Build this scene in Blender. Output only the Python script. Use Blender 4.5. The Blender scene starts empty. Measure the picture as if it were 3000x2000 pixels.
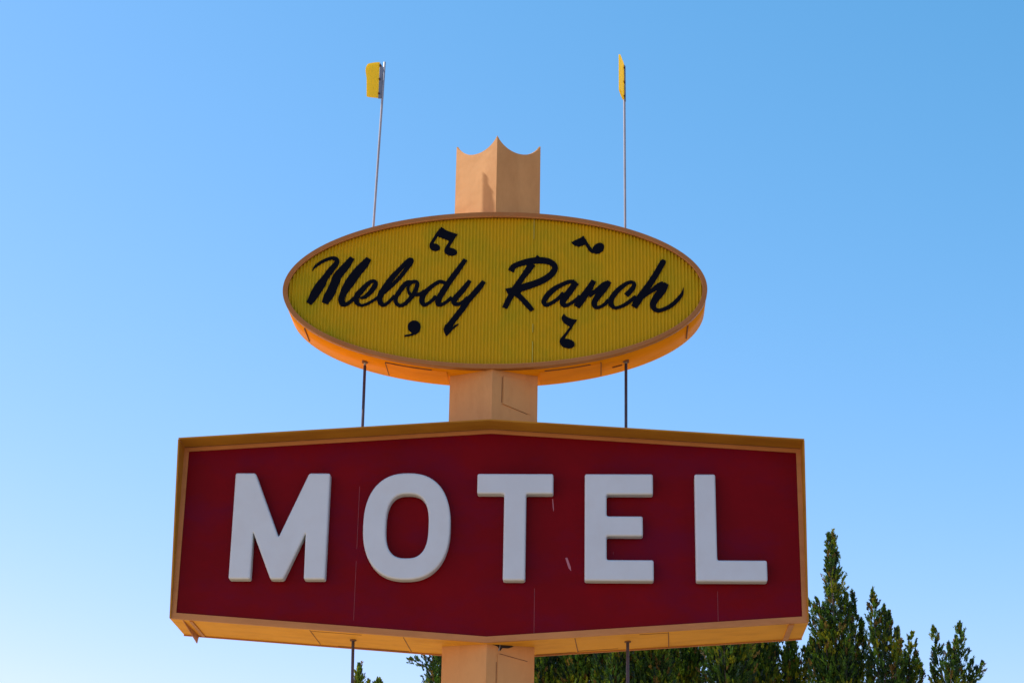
import bpy, bmesh, math, random
import numpy as np
from mathutils import Vector, Matrix
R = math.radians
sc = bpy.context.scene
COL = sc.collection

# ------------------------------------------------------------------ camera
PITCH, YAW, ROLL, CAMX = 0.36911, -0.04898, 0.01722, 1.1013
fw = Vector((math.sin(YAW)*math.cos(PITCH), math.cos(YAW)*math.cos(PITCH), math.sin(PITCH)))
rt = Vector((math.cos(YAW), -math.sin(YAW), 0)); up = rt.cross(fw)
rt2 = rt*math.cos(ROLL)+up*math.sin(ROLL); up2 = up*math.cos(ROLL)-rt*math.sin(ROLL)
cd = bpy.data.cameras.new('camera'); cam = bpy.data.objects.new('camera', cd); COL.objects.link(cam)
cd.sensor_width = 36; cd.lens = 5800/3000*36; cd.clip_end = 3000; cd.clip_start = .1
m = Matrix((rt2, up2, -fw)).transposed().to_4x4(); m.translation = (CAMX, -18.5, 1.6)
cam.matrix_world = m
sc.camera = cam

# ------------------------------------------------------------------ light
SUN_AZ = 9.6      # degrees the sun stands behind the sign plane, to the left
SUN_EL = 51.7
sd = Vector((-math.cos(R(SUN_AZ))*math.cos(R(SUN_EL)), math.sin(R(SUN_AZ))*math.cos(R(SUN_EL)), math.sin(R(SUN_EL))))
W = bpy.data.worlds.new('World'); sc.world = W; W.use_nodes = True
nt = W.node_tree; nt.nodes.clear()
sky = nt.nodes.new('ShaderNodeTexSky'); sky.sky_type = 'NISHITA'; sky.sun_disc = False
sky.sun_elevation = R(SUN_EL); sky.sun_rotation = R(-(90-SUN_AZ))
sky.air_density = 1.0; sky.dust_density = 0.5; sky.ozone_density = 3.0; sky.altitude = 300
bg = nt.nodes.new('ShaderNodeBackground'); bg.inputs[1].default_value = 0.15
wo = nt.nodes.new('ShaderNodeOutputWorld')
# colour grading of the clear sky (the photograph's blue deepens upwards faster than the model's)
sp_ = nt.nodes.new('ShaderNodeSeparateColor'); cb_ = nt.nodes.new('ShaderNodeCombineColor')
nt.links.new(sky.outputs[0], sp_.inputs[0])
def mth(op, a, v):
    n = nt.nodes.new('ShaderNodeMath'); n.operation = op; nt.links.new(a, n.inputs[0]); n.inputs[1].default_value = v; return n.outputs[0]
x_ = mth('MINIMUM', mth('MULTIPLY', sp_.outputs[0], .15), .7)
nt.links.new(mth('MULTIPLY', mth('POWER', x_, 1.94), 4.4/1.434/.15), cb_.inputs[0])
nt.links.new(mth('MULTIPLY', sp_.outputs[1], 1.02), cb_.inputs[1])
nt.links.new(mth('MULTIPLY', sp_.outputs[2], 1.08), cb_.inputs[2])
nt.links.new(cb_.outputs[0], bg.inputs[0])
nt.links.new(bg.outputs[0], wo.inputs[0])
sl = bpy.data.lights.new('sun', 'SUN'); sl.energy = 5.0; sl.angle = R(.5); sl.color = (1, .95, .86)
so = bpy.data.objects.new('sun', sl); COL.objects.link(so)
so.rotation_euler = (-sd).to_track_quat('-Z', 'Y').to_euler()
sc.view_settings.view_transform = 'Standard'; sc.view_settings.look = 'None'
sc.view_settings.exposure = 0.52; sc.view_settings.gamma = 1

# ------------------------------------------------------------------ helpers
def tag(o, label=None, cat=None, group=None, kind=None):
    if label: o['label'] = label
    if cat: o['category'] = cat
    if group: o['group'] = group
    if kind: o['kind'] = kind
    return o
def link(name, me, mat, parent=None):
    o = bpy.data.objects.new(name, me); COL.objects.link(o)
    for mm in (mat if isinstance(mat, (list, tuple)) else [mat]): me.materials.append(mm)
    if parent: o.parent = parent; o.matrix_parent_inverse = Matrix.Translation(-parent.location)
    return o
def obj(name, bm, mat, parent=None, smooth=False):
    bmesh.ops.recalc_face_normals(bm, faces=bm.faces)
    if smooth:
        for f in bm.faces: f.smooth = True
    me = bpy.data.meshes.new(name); bm.to_mesh(me); bm.free()
    return link(name, me, mat, parent)
def empty(name, loc):
    e = bpy.data.objects.new(name, None); COL.objects.link(e); e.location = loc; e.empty_display_size = .2
    return e
def prism(bm, pts, y0, y1, mi=0):
    """closed prism: outline pts in x,z between the depths y0 and y1"""
    a = [bm.verts.new((x, y0, z)) for x, z in pts]; b = [bm.verts.new((x, y1, z)) for x, z in pts]
    n = len(pts); fs = [bm.faces.new(a), bm.faces.new(b[::-1])]
    for i in range(n): fs.append(bm.faces.new((a[i], b[i], b[(i+1) % n], a[(i+1) % n])))
    for f in fs: f.material_index = mi
def ring(bm, outer, inner, y0, y1):
    n = len(outer)
    v = [[bm.verts.new((x, y, z)) for x, z in P] for P, y in ((outer, y0), (inner, y0), (outer, y1), (inner, y1))]
    for i in range(n):
        j = (i+1) % n
        bm.faces.new((v[0][i], v[0][j], v[1][j], v[1][i])); bm.faces.new((v[2][i], v[3][i], v[3][j], v[2][j]))
        bm.faces.new((v[0][i], v[2][i], v[2][j], v[0][j])); bm.faces.new((v[1][i], v[1][j], v[3][j], v[3][i]))
def box8(bm, P, mi=0):
    """box from 8 corner points: bottom four, then top four"""
    v = [bm.verts.new(p) for p in P]
    for f in ((0,1,2,3),(4,7,6,5),(0,4,5,1),(1,5,6,2),(2,6,7,3),(3,7,4,0)):
        bm.faces.new([v[i] for i in f]).material_index = mi
def box(bm, x0, x1, y0, y1, z0, z1, mi=0):
    box8(bm, [(x0,y0,z0),(x1,y0,z0),(x1,y1,z0),(x0,y1,z0),(x0,y0,z1),(x1,y0,z1),(x1,y1,z1),(x0,y1,z1)], mi)
def tube(bm, pts, r, n=10):
    rings = []
    for i, p in enumerate(pts):
        p = Vector(p); a = Vector(pts[max(i-1, 0)]); b = Vector(pts[min(i+1, len(pts)-1)]); d = (b-a).normalized()
        u = d.cross(Vector((0, 1, .01))).normalized(); w = d.cross(u)
        rr = r[i] if isinstance(r, (list, tuple)) else r
        rings.append([bm.verts.new(p+(u*math.cos(t)+w*math.sin(t))*rr) for t in [2*math.pi*k/n for k in range(n)]])
    for A, B in zip(rings, rings[1:]):
        for k in range(n):
            f = bm.faces.new((A[k], A[(k+1) % n], B[(k+1) % n], B[k])); f.smooth = True
    bm.faces.new(rings[0]); bm.faces.new(rings[-1][::-1])

def material(name, col, rough=.5, var=.12, vscale=1.5, stain=None, stain_amt=0, stain_scale=(3, 3, 3), spec=.5, bump=0, bscale=4,
             metal=0, coat=0, dark_at=None):
    m = bpy.data.materials.new(name); m.use_nodes = True
    t = m.node_tree; b = t.nodes['Principled BSDF']; L = t.links
    b.inputs['Roughness'].default_value = rough; b.inputs['Metallic'].default_value = metal
    b.inputs['Specular IOR Level'].default_value = spec; b.inputs['Coat Weight'].default_value = coat
    tc = t.nodes.new('ShaderNodeTexCoord')
    n1 = t.nodes.new('ShaderNodeTexNoise'); n1.inputs['Scale'].default_value = vscale; n1.inputs['Detail'].default_value = 8
    n1.inputs['Roughness'].default_value = .65
    L.new(tc.outputs['Object'], n1.inputs['Vector'])
    mr = t.nodes.new('ShaderNodeMapRange'); mr.inputs[1].default_value = .3; mr.inputs[2].default_value = .7
    mr.inputs[3].default_value = 1-var; mr.inputs[4].default_value = 1+var
    L.new(n1.outputs[0], mr.inputs[0])
    mx = t.nodes.new('ShaderNodeVectorMath'); mx.operation = 'SCALE'; mx.inputs[0].default_value = col[:3]
    L.new(mr.outputs[0], mx.inputs['Scale']); out = mx.outputs[0]
    if stain:
        mp = t.nodes.new('ShaderNodeMapping'); mp.inputs['Scale'].default_value = stain_scale
        L.new(tc.outputs['Object'], mp.inputs[0])
        n2 = t.nodes.new('ShaderNodeTexNoise'); n2.inputs['Scale'].default_value = 1; n2.inputs['Detail'].default_value = 10
        n2.inputs['Roughness'].default_value = .7
        L.new(mp.outputs[0], n2.inputs['Vector'])
        cr = t.nodes.new('ShaderNodeMapRange'); cr.inputs[1].default_value = .47; cr.inputs[2].default_value = .75
        cr.inputs[3].default_value = 0; cr.inputs[4].default_value = stain_amt
        L.new(n2.outputs[0], cr.inputs[0])
        mi = t.nodes.new('ShaderNodeMix'); mi.data_type = 'RGBA'; mi.inputs[7].default_value = (*stain, 1)
        L.new(cr.outputs[0], mi.inputs[0]); L.new(out, mi.inputs[6]); out = mi.outputs[2]
    L.new(out, b.inputs['Base Color'])
    rr = t.nodes.new('ShaderNodeMapRange'); rr.inputs[3].default_value = max(rough-.08, 0); rr.inputs[4].default_value = min(rough+.1, 1)
    L.new(n1.outputs[0], rr.inputs[0]); L.new(rr.outputs[0], b.inputs['Roughness'])
    if bump:
        n3 = t.nodes.new('ShaderNodeTexNoise'); n3.inputs['Scale'].default_value = bscale; n3.inputs['Detail'].default_value = 3
        L.new(tc.outputs['Object'], n3.inputs['Vector'])
        bp = t.nodes.new('ShaderNodeBump'); bp.inputs['Strength'].default_value = 1; bp.inputs['Distance'].default_value = bump
        L.new(n3.outputs[0], bp.inputs['Height']); L.new(bp.outputs[0], b.inputs['Normal'])
    return m

PAINT = (.56, .285, .098)
M_paint = material('tan_paint', PAINT, .5, .09, 1.3, (.36, .15, .04), .55, (2.5, 2.5, .8), .15, .012, 2.2)
M_trim = material('tan_trim_paint', (.46, .20, .065), .5, .08, 2.2, (.30, .10, .03), .6, (1.2, 6, 6), .18, .004, 4)
M_case = material('bounce_tinted_ochre_paint', (.70, .33, .035), .6, .07, 1.6, (.38, .15, .02), .45, (2, 5, 2), .08, .008, 3)  # ochre holds the ground bounce on the cabinet's underside
M_oval = material('bounce_tinted_orange_paint', (.80, .29, .006), .6, .06, 1.8, (.42, .13, .01), .4, (2, 5, 2), .05, .01, 2.5)  # orange takes in the light bounced up under the oval
M_seam = material('dark_sheet_seam', (.19, .075, .025), .8, .3, 9)
M_rim = material('weathered_rim_paint', (.33, .138, .036), .5, .10, 2.5, (.30, .085, .012), .7, (2, 6, 2), .2, .004, 4)
M_rod2 = material('shade_darkened_rod', (.055, .045, .06), .55, .2, 6, spec=.3)  # lower rods: the shade beneath the oval is put into this dark colour
M_hood = material('bounce_tinted_hood_paint', (.40, .185, .022), .6, .1, 2.2, (.25, .09, .012), .6, (1.5, 5, 5), .1, .004, 4)  # brown-orange carries the bounce tint of the hood's underside
M_gap = material('dark_opening', (.02, .012, .01), .9, .2, 5)
M_red = material('red_acrylic', (.152, .0012, .004), .4, .18, .9, (.105, .002, .022), .8, (.9, .9, 1.9), .06, .004, 1.6)
M_scuff = material('pale_scuff', (.36, .13, .16), .7, .2, 8)
M_seamred = material('pale_panel_joint', (.20, .015, .022), .6, .4, 12)
M_white = material('white_plastic', (.51, .57, .60), .42, .03, 2, (.47, .47, .46), .35, (3, 3, 3), .3)
M_yellow = material('yellow_corrugated_plastic', (.51, .31, .002), .38, .06, 1.1, (.28, .27, .003), .9, (1.3, 1, 1.1), .12)
M_seamyel = material('pale_yellow_joint', (.44, .38, .04), .5, .2, 8)
M_black = material('black_sign_paint', (.003, .004, .009), .8, .1, 5, spec=.05)
M_rod = material('galvanised_rod', (.30, .30, .32), .5, .12, 6, (.16, .10, .09), .4, (3, 3, 1.5), .4, metal=.2)
M_flag = material('yellow_flag_enamel', (.84, .62, .012), .4, .06, 5)
t_ = M_flag.node_tree; b_ = t_.nodes['Principled BSDF']; tr_ = t_.nodes.new('ShaderNodeBsdfTranslucent'); tr_.inputs[0].default_value = (.98, .78, .02, 1)
mx_ = t_.nodes.new('ShaderNodeMixShader'); mx_.inputs[0].default_value = .45
t_.links.new(b_.outputs[0], mx_.inputs[1]); t_.links.new(tr_.outputs[0], mx_.inputs[2]); t_.links.new(mx_.outputs[0], t_.nodes['Material Output'].inputs[0])
M_brk = material('grey_bracket_metal', (.17, .19, .23), .5, .2, 9, metal=.3)
M_bolt = material('rusty_bolt', (.08, .035, .02), .8, .2, 20)
M_ground = material('dry_ground', (.42, .31, .18), .95, .2, .15, (.33, .24, .14), .6, (.5, .5, .5), .2, .03, 6)
M_asphalt = material('asphalt', (.05, .05, .052), .9, .2, 2, bump=.005, bscale=60)
M_kerb = material('kerb_concrete', (.36, .34, .31), .9, .15, 3)
M_bark = material('cypress_bark', (.11, .075, .055), .9, .3, 6, bump=.02, bscale=14)

# ------------------------------------------------------------------ ground
bm = bmesh.new(); S = 1200
vs = [bm.verts.new(p) for p in ((-S, -S, 0), (S, -S, 0), (S, S, 0), (-S, S, 0))]; bm.faces.new(vs)
tag(obj('ground', bm, M_ground), 'dry sandy ground under the sign', None, None, 'structure')
# unseen asphalt and kerb added on the right-hand side to cut bounce light
bm = bmesh.new(); vs = [bm.verts.new(p) for p in ((3.2, -400, .004), (34, -400, .004), (34, 14, .004), (3.2, 14, .004))]; bm.faces.new(vs)
tag(obj('added_road', bm, M_asphalt), 'unseen dark asphalt added beside the sign to lessen bounce light', None, None, 'structure')
bm = bmesh.new(); box(bm, 3.0, 3.2, -400, 14, 0, .12); tag(obj('kerb', bm, M_kerb), 'pale concrete kerb added along the unseen asphalt', None, None, 'structure')

# ------------------------------------------------------------------ post
PY, PW, PD = .33, .446, .262
def diamond(w=PW, d=PD): return [(-w, PY), (0, PY-d), (w, PY), (0, PY+d)]
post = empty('sign_post', (0, PY, 0))
tag(post, 'tan diamond-section metal post with a scalloped crown, carrying both signs', 'post')
def shaft(z0, z1):
    bm = bmesh.new(); P = diamond(); n = 4
    # panels bow very slightly, as folded sheet does
    rows = []
    zs = np.linspace(z0, z1, max(2, int((z1-z0)/.25)+1))
    for z in zs: rows.append([bm.verts.new((x, y, z)) for x, y in P])
    for A, B in zip(rows, rows[1:]):
        for k in range(n): bm.faces.new((A[k], A[(k+1) % n], B[(k+1) % n], B[k]))
    bm.faces.new(rows[0]); bm.faces.new(rows[-1][::-1])
    return obj('shaft', bm, M_paint, post)
shaft(0, 5.86); shaft(7.70, 8.518)
# crown: thin open sheet, every side cut in a hollow arc
bm = bmesh.new(); outer = diamond(); inner = diamond(PW-.016, PD-.012)
ZC, SAG, N = 11.107, .150, 18
ch = math.hypot(PW, PD); rad = (ch*ch/4+SAG*SAG)/(2*SAG)
def edgez(t):
    u = (t-.5)*ch; return ZC-SAG+rad-math.sqrt(rad*rad-u*u)
def loop(P, zf):
    o = []
    for k in range(4):
        a, b = P[k], P[(k+1) % 4]
        for i in range(N):
            t = i/N; o.append(bm.verts.new((a[0]+(b[0]-a[0])*t, a[1]+(b[1]-a[1])*t, zf(t))))
    return o
lo, hi, hi2, lo2 = loop(outer, lambda t: 10.17), loop(outer, edgez), loop(inner, edgez), loop(inner, lambda t: 10.3)
for A, B in ((lo, hi), (hi, hi2), (hi2, lo2)):
    for i in range(len(A)): bm.faces.new((A[i], A[(i+1) % len(A)], B[(i+1) % len(A)], B[i]))
bm.faces.new(lo); bm.faces.new(lo2[::-1])
obj('crown', bm, M_paint, post)
# access plates screwed on the right face of the post
def on_right(x, off=0):      # point of the right front face at x, moved out by off
    nx, ny = PD/ch, -PW/ch
    y = PY-PD+PD*x/PW
    return (x+nx*off, y+ny*off)
def plate(x0, x1, z00, z01, z10, z11, oa, ob):
    bm = bmesh.new()
    P = []
    for (x, z, o) in ((x0, z00, oa), (x1, z10, ob), (x1, z11, .004), (x0, z01, oa)):
        P.append(((*on_right(x, -.01), z), (*on_right(x, o), z)))
    box8(bm, [p[0] for p in P]+[p[1] for p in P])
    return obj('access_plate', bm, M_paint, post)
plate(.105, .375, 8.145, 8.445, 8.085, 8.44, .013, .005)
plate(.10, .385, 5.20, 5.625, 5.15, 5.585, .009, .003)
# slack seam lines beside the plates
for (xa, za, xb, zb) in ((.19, 8.126, .345, 8.088), (.093, 8.16, .096, 8.43), (.12, 5.632, .38, 5.592), (.091, 5.2, .091, 5.55)):
    bm = bmesh.new(); a0 = on_right(xa, .004); b0 = on_right(xb, .004); a1 = on_right(xa, -.004); b1 = on_right(xb, -.004)
    d = Vector((xb-xa, 0, zb-za)).normalized(); nrm = Vector((-d.z, 0, d.x))*.0019
    box8(bm, [(a1[0]-nrm.x, a1[1], za-nrm.z), (b1[0]-nrm.x, b1[1], zb-nrm.z), (b1[0]+nrm.x, b1[1], zb+nrm.z), (a1[0]+nrm.x, a1[1], za+nrm.z),
              (a0[0]-nrm.x, a0[1], za-nrm.z), (b0[0]-nrm.x, b0[1], zb-nrm.z), (b0[0]+nrm.x, b0[1], zb+nrm.z), (a0[0]+nrm.x, a0[1], za+nrm.z)])
    obj('seam', bm, M_seam, post)
bm = bmesh.new()           # torn opening with a hanging wire just under the red sign
q = []
for x, z in ((.045, 5.714), (.10, 5.700), (.125, 5.660), (.145, 5.69), (.20, 5.695), (.25, 5.718), (.20, 5.735), (.10, 5.735)): q.append((x, z))
fr = [bm.verts.new((*on_right(x, .003), z)) for x, z in q]; bk = [bm.verts.new((*on_right(x, -.01), z)) for x, z in q]
bm.faces.new(fr); bm.faces.new(bk[::-1])
for i in range(len(q)): bm.faces.new((fr[i], bk[i], bk[(i+1) % len(q)], fr[(i+1) % len(q)]))
obj('opening', bm, M_gap, post)
bm = bmesh.new(); tube(bm, [(*on_right(.118, .012), 5.735), (*on_right(.112, .02), 5.69), (*on_right(.104, .014), 5.655)], .004, 6)
obj('loose_wire', bm, M_rod, post)

# ------------------------------------------------------------------ the red motel sign
HW, ZT, ZTA, ZB, ZBA, DH, DEP, RE = 3.046, 7.6575, 7.854, 5.924, 5.7085, .262, .70, .058
motel = empty('motel_sign', (0, .35, 5.7))
tag(motel, 'long six-sided red cabinet sign with raised white letters MOTEL and a tan hood', 'sign')
def hexo(i=0, ib=None):
    ib = i if ib is None else ib
    st = (ZTA-ZT)/HW; sb = (ZB-ZBA)/HW
    kt = i*math.sqrt(1+st*st); kb = ib*math.sqrt(1+sb*sb)
    return [(-HW+i, ZT-kt+st*i), (0, ZTA-kt), (HW-i, ZT-kt+st*i), (HW-i, ZB+kb-sb*i), (0, ZBA+kb), (-HW+i, ZB+kb-sb*i)]
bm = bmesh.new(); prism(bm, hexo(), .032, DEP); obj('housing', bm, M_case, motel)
bm = bmesh.new(); ring(bm, hexo(), hexo(RE), 0, .031); obj('frame', bm, M_trim, motel)
bm = bmesh.new(); prism(bm, hexo(RE+.0005), .016, .030, 0)
for x, z0, z1, w in ((-1.276, 6.62, 7.25, .006), (-1.276, 5.92, 6.5, .005), (.45, 5.79, 6.24, .006), (2.195, 5.93, 6.22, .006)):
    box(bm, x-w/2, x+w/2, .0145, .02, z0, z1, 1)
for P in ([(.742, 6.54), (.762, 6.545), (.795, 6.452), (.80, 6.41), (.775, 6.44)], [(.612, 7.13), (.620, 7.13), (.629, 7.03), (.625, 7.0), (.617, 7.05)],
          [(1.2, 6.60), (1.207, 6.60), (1.204, 6.57)]):
    prism(bm, P, .0145, .02, 2 if len(P) == 5 else 1)
obj('panel', bm, [M_red, M_seamred, M_scuff], motel)
# hood: sloping top flange and tapering cheeks
bm = bmesh.new(); o = hexo(); i_ = hexo(.014)
for a, b in ((0, 1), (1, 2)):
    prism(bm, [o[a], o[b], i_[b], i_[a]], -DH, -.0005)
for s in (-1, 1):
    x0, x1 = s*HW, s*(HW-.014); k = 0 if s < 0 else 2; kb = 5 if s < 0 else 3
    zt, zb = o[k][1]-.014, o[kb][1]
    P = [(x0, -.0005, zb), (x1, -.0005, zb), (x1, -.0005, zt), (x0, -.0005, zt), (x0, -.012, zb), (x1, -.012, zb), (x1, -DH, zt), (x0, -DH, zt)]
    box8(bm, P)
obj('hood', bm, M_hood, motel)
# dark joint where hood meets the frame, sheet joints on the underside
j0 = hexo(.0145); j1 = hexo(.020)
for a, b in ((0, 1), (1, 2)):
    bm = bmesh.new(); prism(bm, [j0[a], j0[b], j1[b], j1[a]], -.006, -.001); obj('sheet_joint', bm, M_seam, motel)
def zund(x): return ZBA+(ZB-ZBA)*abs(x)/HW
for x in (-1.70, -.80, .834, 1.72):
    sx = .022; bm = bmesh.new()
    box8(bm, [(x, .05, zund(x)-.003), (x+sx, .66, zund(x)-.004), (x+sx+.008, .66, zund(x)-.004), (x+.008, .05, zund(x)-.003),
              (x, .05, zund(x)+.01), (x+sx, .66, zund(x)+.01), (x+sx+.008, .66, zund(x)+.01), (x+.008, .05, zund(x)+.01)])
    obj('sheet_joint', bm, M_seam, motel)
for xa, xb, y in ((-1.70, -1.2, .08), (.86, 1.25, .62), (1.45, 1.72, .07), (-1.5, -.8, .665), (.45, .834, .66)):
    bm = bmesh.new(); box8(bm, [(xa, y, zund(xa)-.003), (xb, y, zund(xb)-.003), (xb, y+.008, zund(xb)-.003), (xa, y+.008, zund(xa)-.003),
              (xa, y, zund(xa)+.01), (xb, y, zund(xb)+.01), (xb, y+.008, zund(xb)+.01), (xa, y+.008, zund(xa)+.01)])
    obj('sheet_joint', bm, M_seam, motel)
bm = bmesh.new()            # back bottom lip of the cabinet and cross stiffeners near both ends
for s in (-1, 1):
    xs = [0, s*HW]
    box8(bm, [(0, DEP-.012, ZBA-.014), (s*HW, DEP-.012, ZB-.014), (s*HW, DEP+.004, ZB-.014), (0, DEP+.004, ZBA-.014),
              (0, DEP-.012, ZBA-.0005), (s*HW, DEP-.012, ZB-.0005), (s*HW, DEP+.004, ZB-.0005), (0, DEP+.004, ZBA-.0005)])
for x, w in ((2.86, .05), (-2.86, .03)):
    box8(bm, [(x, .04, zund(x)-.012), (x+w, .04, zund(x+w)-.012), (x+w, .68, zund(x+w)-.012), (x, .68, zund(x)-.012),
              (x, .04, zund(x)+.01), (x+w, .04, zund(x+w)+.01), (x+w, .68, zund(x+w)+.01), (x, .68, zund(x)+.01)])
obj('lip', bm, M_trim, motel)
bm = bmesh.new()            # bent strip hanging off the left end
x = -2.925
box8(bm, [(x, .04, zund(x)-.005), (x+.006, .04, zund(x)-.005), (x+.020, .69, zund(x)-.082), (x+.015, .69, zund(x)-.082),
          (x-.008, .04, zund(x)+.004), (x+.004, .04, zund(x)+.004), (x+.032, .70, zund(x)+.004), (x-.008, .70, zund(x)+.004)])
obj('loose_strip', bm, M_trim, motel)
# letters
def rounded(P, r, n=4):
    out = []; m = len(P)
    for i in range(m):
        p = Vector(P[i]); a = Vector(P[i-1])-p; b = Vector(P[(i+1) % m])-p
        rr = min(r, a.length*.4, b.length*.4); p0 = p+a.normalized()*rr; p1 = p+b.normalized()*rr
        for k in range(n+1):
            t = k/n; out.append(tuple(p0*(1-t)**2+p*2*t*(1-t)+p1*t*t))
    return out
def solid_letter(name, loops, y0, y1, bev, mat, parent):
    cu = bpy.data.curves.new(name, 'CURVE'); cu.dimensions = '2D'; cu.fill_mode = 'BOTH'
    for P in loops:
        s = cu.splines.new('POLY'); s.points.add(len(P)-1); s.use_cyclic_u = True
        for k, (x, z) in enumerate(P): s.points[k].co = (x, z, 0, 1)
    cu.extrude = (y1-y0)/2-bev; cu.bevel_depth = bev; cu.bevel_resolution = 3; cu.offset = -bev
    t = bpy.data.objects.new('t', cu); COL.objects.link(t)
    me = bpy.data.meshes.new_from_object(t.evaluated_get(bpy.context.evaluated_depsgraph_get()))
    bpy.data.objects.remove(t)
    me.transform(Matrix.Rotation(math.pi/2, 4, 'X')); me.transform(Matrix.Translation((0, (y0+y1)/2, 0)))
    me.materials.clear()
    for p in me.polygons: p.use_smooth = False
    return link(name, me, mat, parent)
def sup(cx, cz, a, b, e, n=72):
    o = []
    for k in range(n):
        t = 2*math.pi*k/n; c, s = math.cos(t), math.sin(t)
        o.append((cx+a*math.copysign(abs(c)**e, c), cz+b*math.copysign(abs(s)**e, s)))
    return o
ZL, ZH = 6.288, 7.350
LET = {
 'M': [[(-2.487, ZH), (-2.290, ZH), (-2.0265, 6.705), (-1.762, ZH), (-1.555, ZH), (-1.555, ZL), (-1.760, ZL), (-1.766, 6.745), (-1.958, ZL), (-2.082, ZL), (-2.276, 6.752), (-2.277, ZL), (-2.487, ZL)]],
 'O': [sup(-.789, 6.822, .4225, .533, .84), sup(-.784, 6.822, .2075, .320, .74)],
 'T': [[(-.115, ZH), (.624, ZH), (.624, 7.146), (.362, 7.146), (.362, ZL), (.149, ZL), (.149, 7.146), (-.115, 7.146)]],
 'E': [[(.929, ZH), (1.588, ZH), (1.588, 7.143), (1.140, 7.143), (1.140, 6.926), (1.487, 6.926), (1.487, 6.728), (1.140, 6.728), (1.140, 6.494), (1.588, 6.494), (1.588, ZL), (.929, ZL)]],
 'L': [[(1.989, ZH), (2.191, ZH), (2.193, 6.495), (2.664, 6.495), (2.664, ZL), (1.989, ZL)]],
}
for ch_, loops in LET.items():
    if ch_ != 'O': loops = [rounded(P, .022) for P in loops]
    o_ = solid_letter('letter', loops, -.104, .0155, .019, M_white, motel); o_['label'] = 'raised white capital letter '+ch_

# ------------------------------------------------------------------ the yellow oval sign
OA, OB, OZ = 2.161, .859, 9.352
oval = empty('oval_sign', (0, .33, 8.5))
tag(oval, 'yellow ribbed oval sign with black script Melody Ranch and music notes', 'sign')
def ell(i=0, n=160): return [((OA-i)*math.cos(2*math.pi*k/n), OZ+(OB-i)*math.sin(2*math.pi*k/n)) for k in range(n)]
def smooth_sides(o):
    for p in o.data.polygons: p.use_smooth = abs(p.normal.y) < .5 and len(p.vertices) == 4
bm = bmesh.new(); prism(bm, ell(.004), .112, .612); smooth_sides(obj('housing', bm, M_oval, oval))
bm = bmesh.new(); ring(bm, ell(), ell(.041), .040, .1115); smooth_sides(obj('rim', bm, M_rim, oval))
bm = bmesh.new(); ring(bm, ell(.0415), ell(.048), .0445, .075); smooth_sides(obj('inner_bead', bm, M_trim, oval))
# ribbed plastic face, one vertical corrugation every 35 mm
bm = bmesh.new(); PIT = .035; ai, bi = OA-.0418, OB-.0418; prev = None
nx = int(2*ai/PIT*8)
for k in range(nx+1):
    x = -ai+2*ai*k/nx*.99999; h = bi*math.sqrt(max(0, 1-(x/ai)**2)); y = .0980-.0072*math.cos(2*math.pi*x/PIT)
    zs = [OZ-h+2*h*j/6 for j in range(7)]
    cur = [bm.verts.new((x, y, z)) for z in zs]
    if prev:
        for j in range(6): f = bm.faces.new((prev[j], cur[j], cur[j+1], prev[j+1])); f.smooth = True
    prev = cur
for z0, z1 in ((9.93, 10.155), (8.56, 8.80), (8.9, 8.99)): box(bm, .394, .401, .0878, .096, z0, z1, 1)
pan = obj('panel', bm, [M_yellow, M_seamyel], oval)
# underside plates and joints following the curve of the cabinet
def zo(x, i=0): return OZ-(OB-i)*math.sqrt(1-(x/(OA-i))**2)
def under_plate(x0, x1, y0, y1, t, mat, name):
    bm = bmesh.new(); n = max(1, int(abs(x1-x0)/.06)); a = None
    for k in range(n+1):
        x = x0+(x1-x0)*k/n; z = zo(x, .004)
        nrm = Vector((-(x/OA**2), 0, (OZ-z)/OB**2)).normalized()*-1
        nrm = Vector((x/OA**2, 0, (z-OZ)/OB**2)).normalized()
        P = [bm.verts.new(Vector((x, yy, z))+nrm*tt) for yy, tt in ((y0, -.004), (y1, -.004), (y1, t), (y0, t*1.6))]
        if a:
            for j in range(4): bm.faces.new((a[j], P[j], P[(j+1) % 4], a[(j+1) % 4]))
        else: bm.faces.new(P)
        a = P
    bm.faces.new(a[::-1])
    return obj(name, bm, mat, oval)
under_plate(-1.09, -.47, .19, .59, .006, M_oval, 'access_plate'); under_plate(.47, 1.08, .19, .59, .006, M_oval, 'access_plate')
bm_list = ((-1.095, -1.087, .18, .56), (-1.09, -.62, .178, .188), (1.08, 1.088, .18, .56), (.52, .98, .178, .188), (-1.93, -1.922, .14, .5), (1.955, 1.962, .14, .5), (1.20, 1.30, .40, .408))
for a_ in bm_list: under_plate(a_[0], a_[1], a_[2], a_[3], .0085, M_seam, 'sheet_joint')
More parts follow.
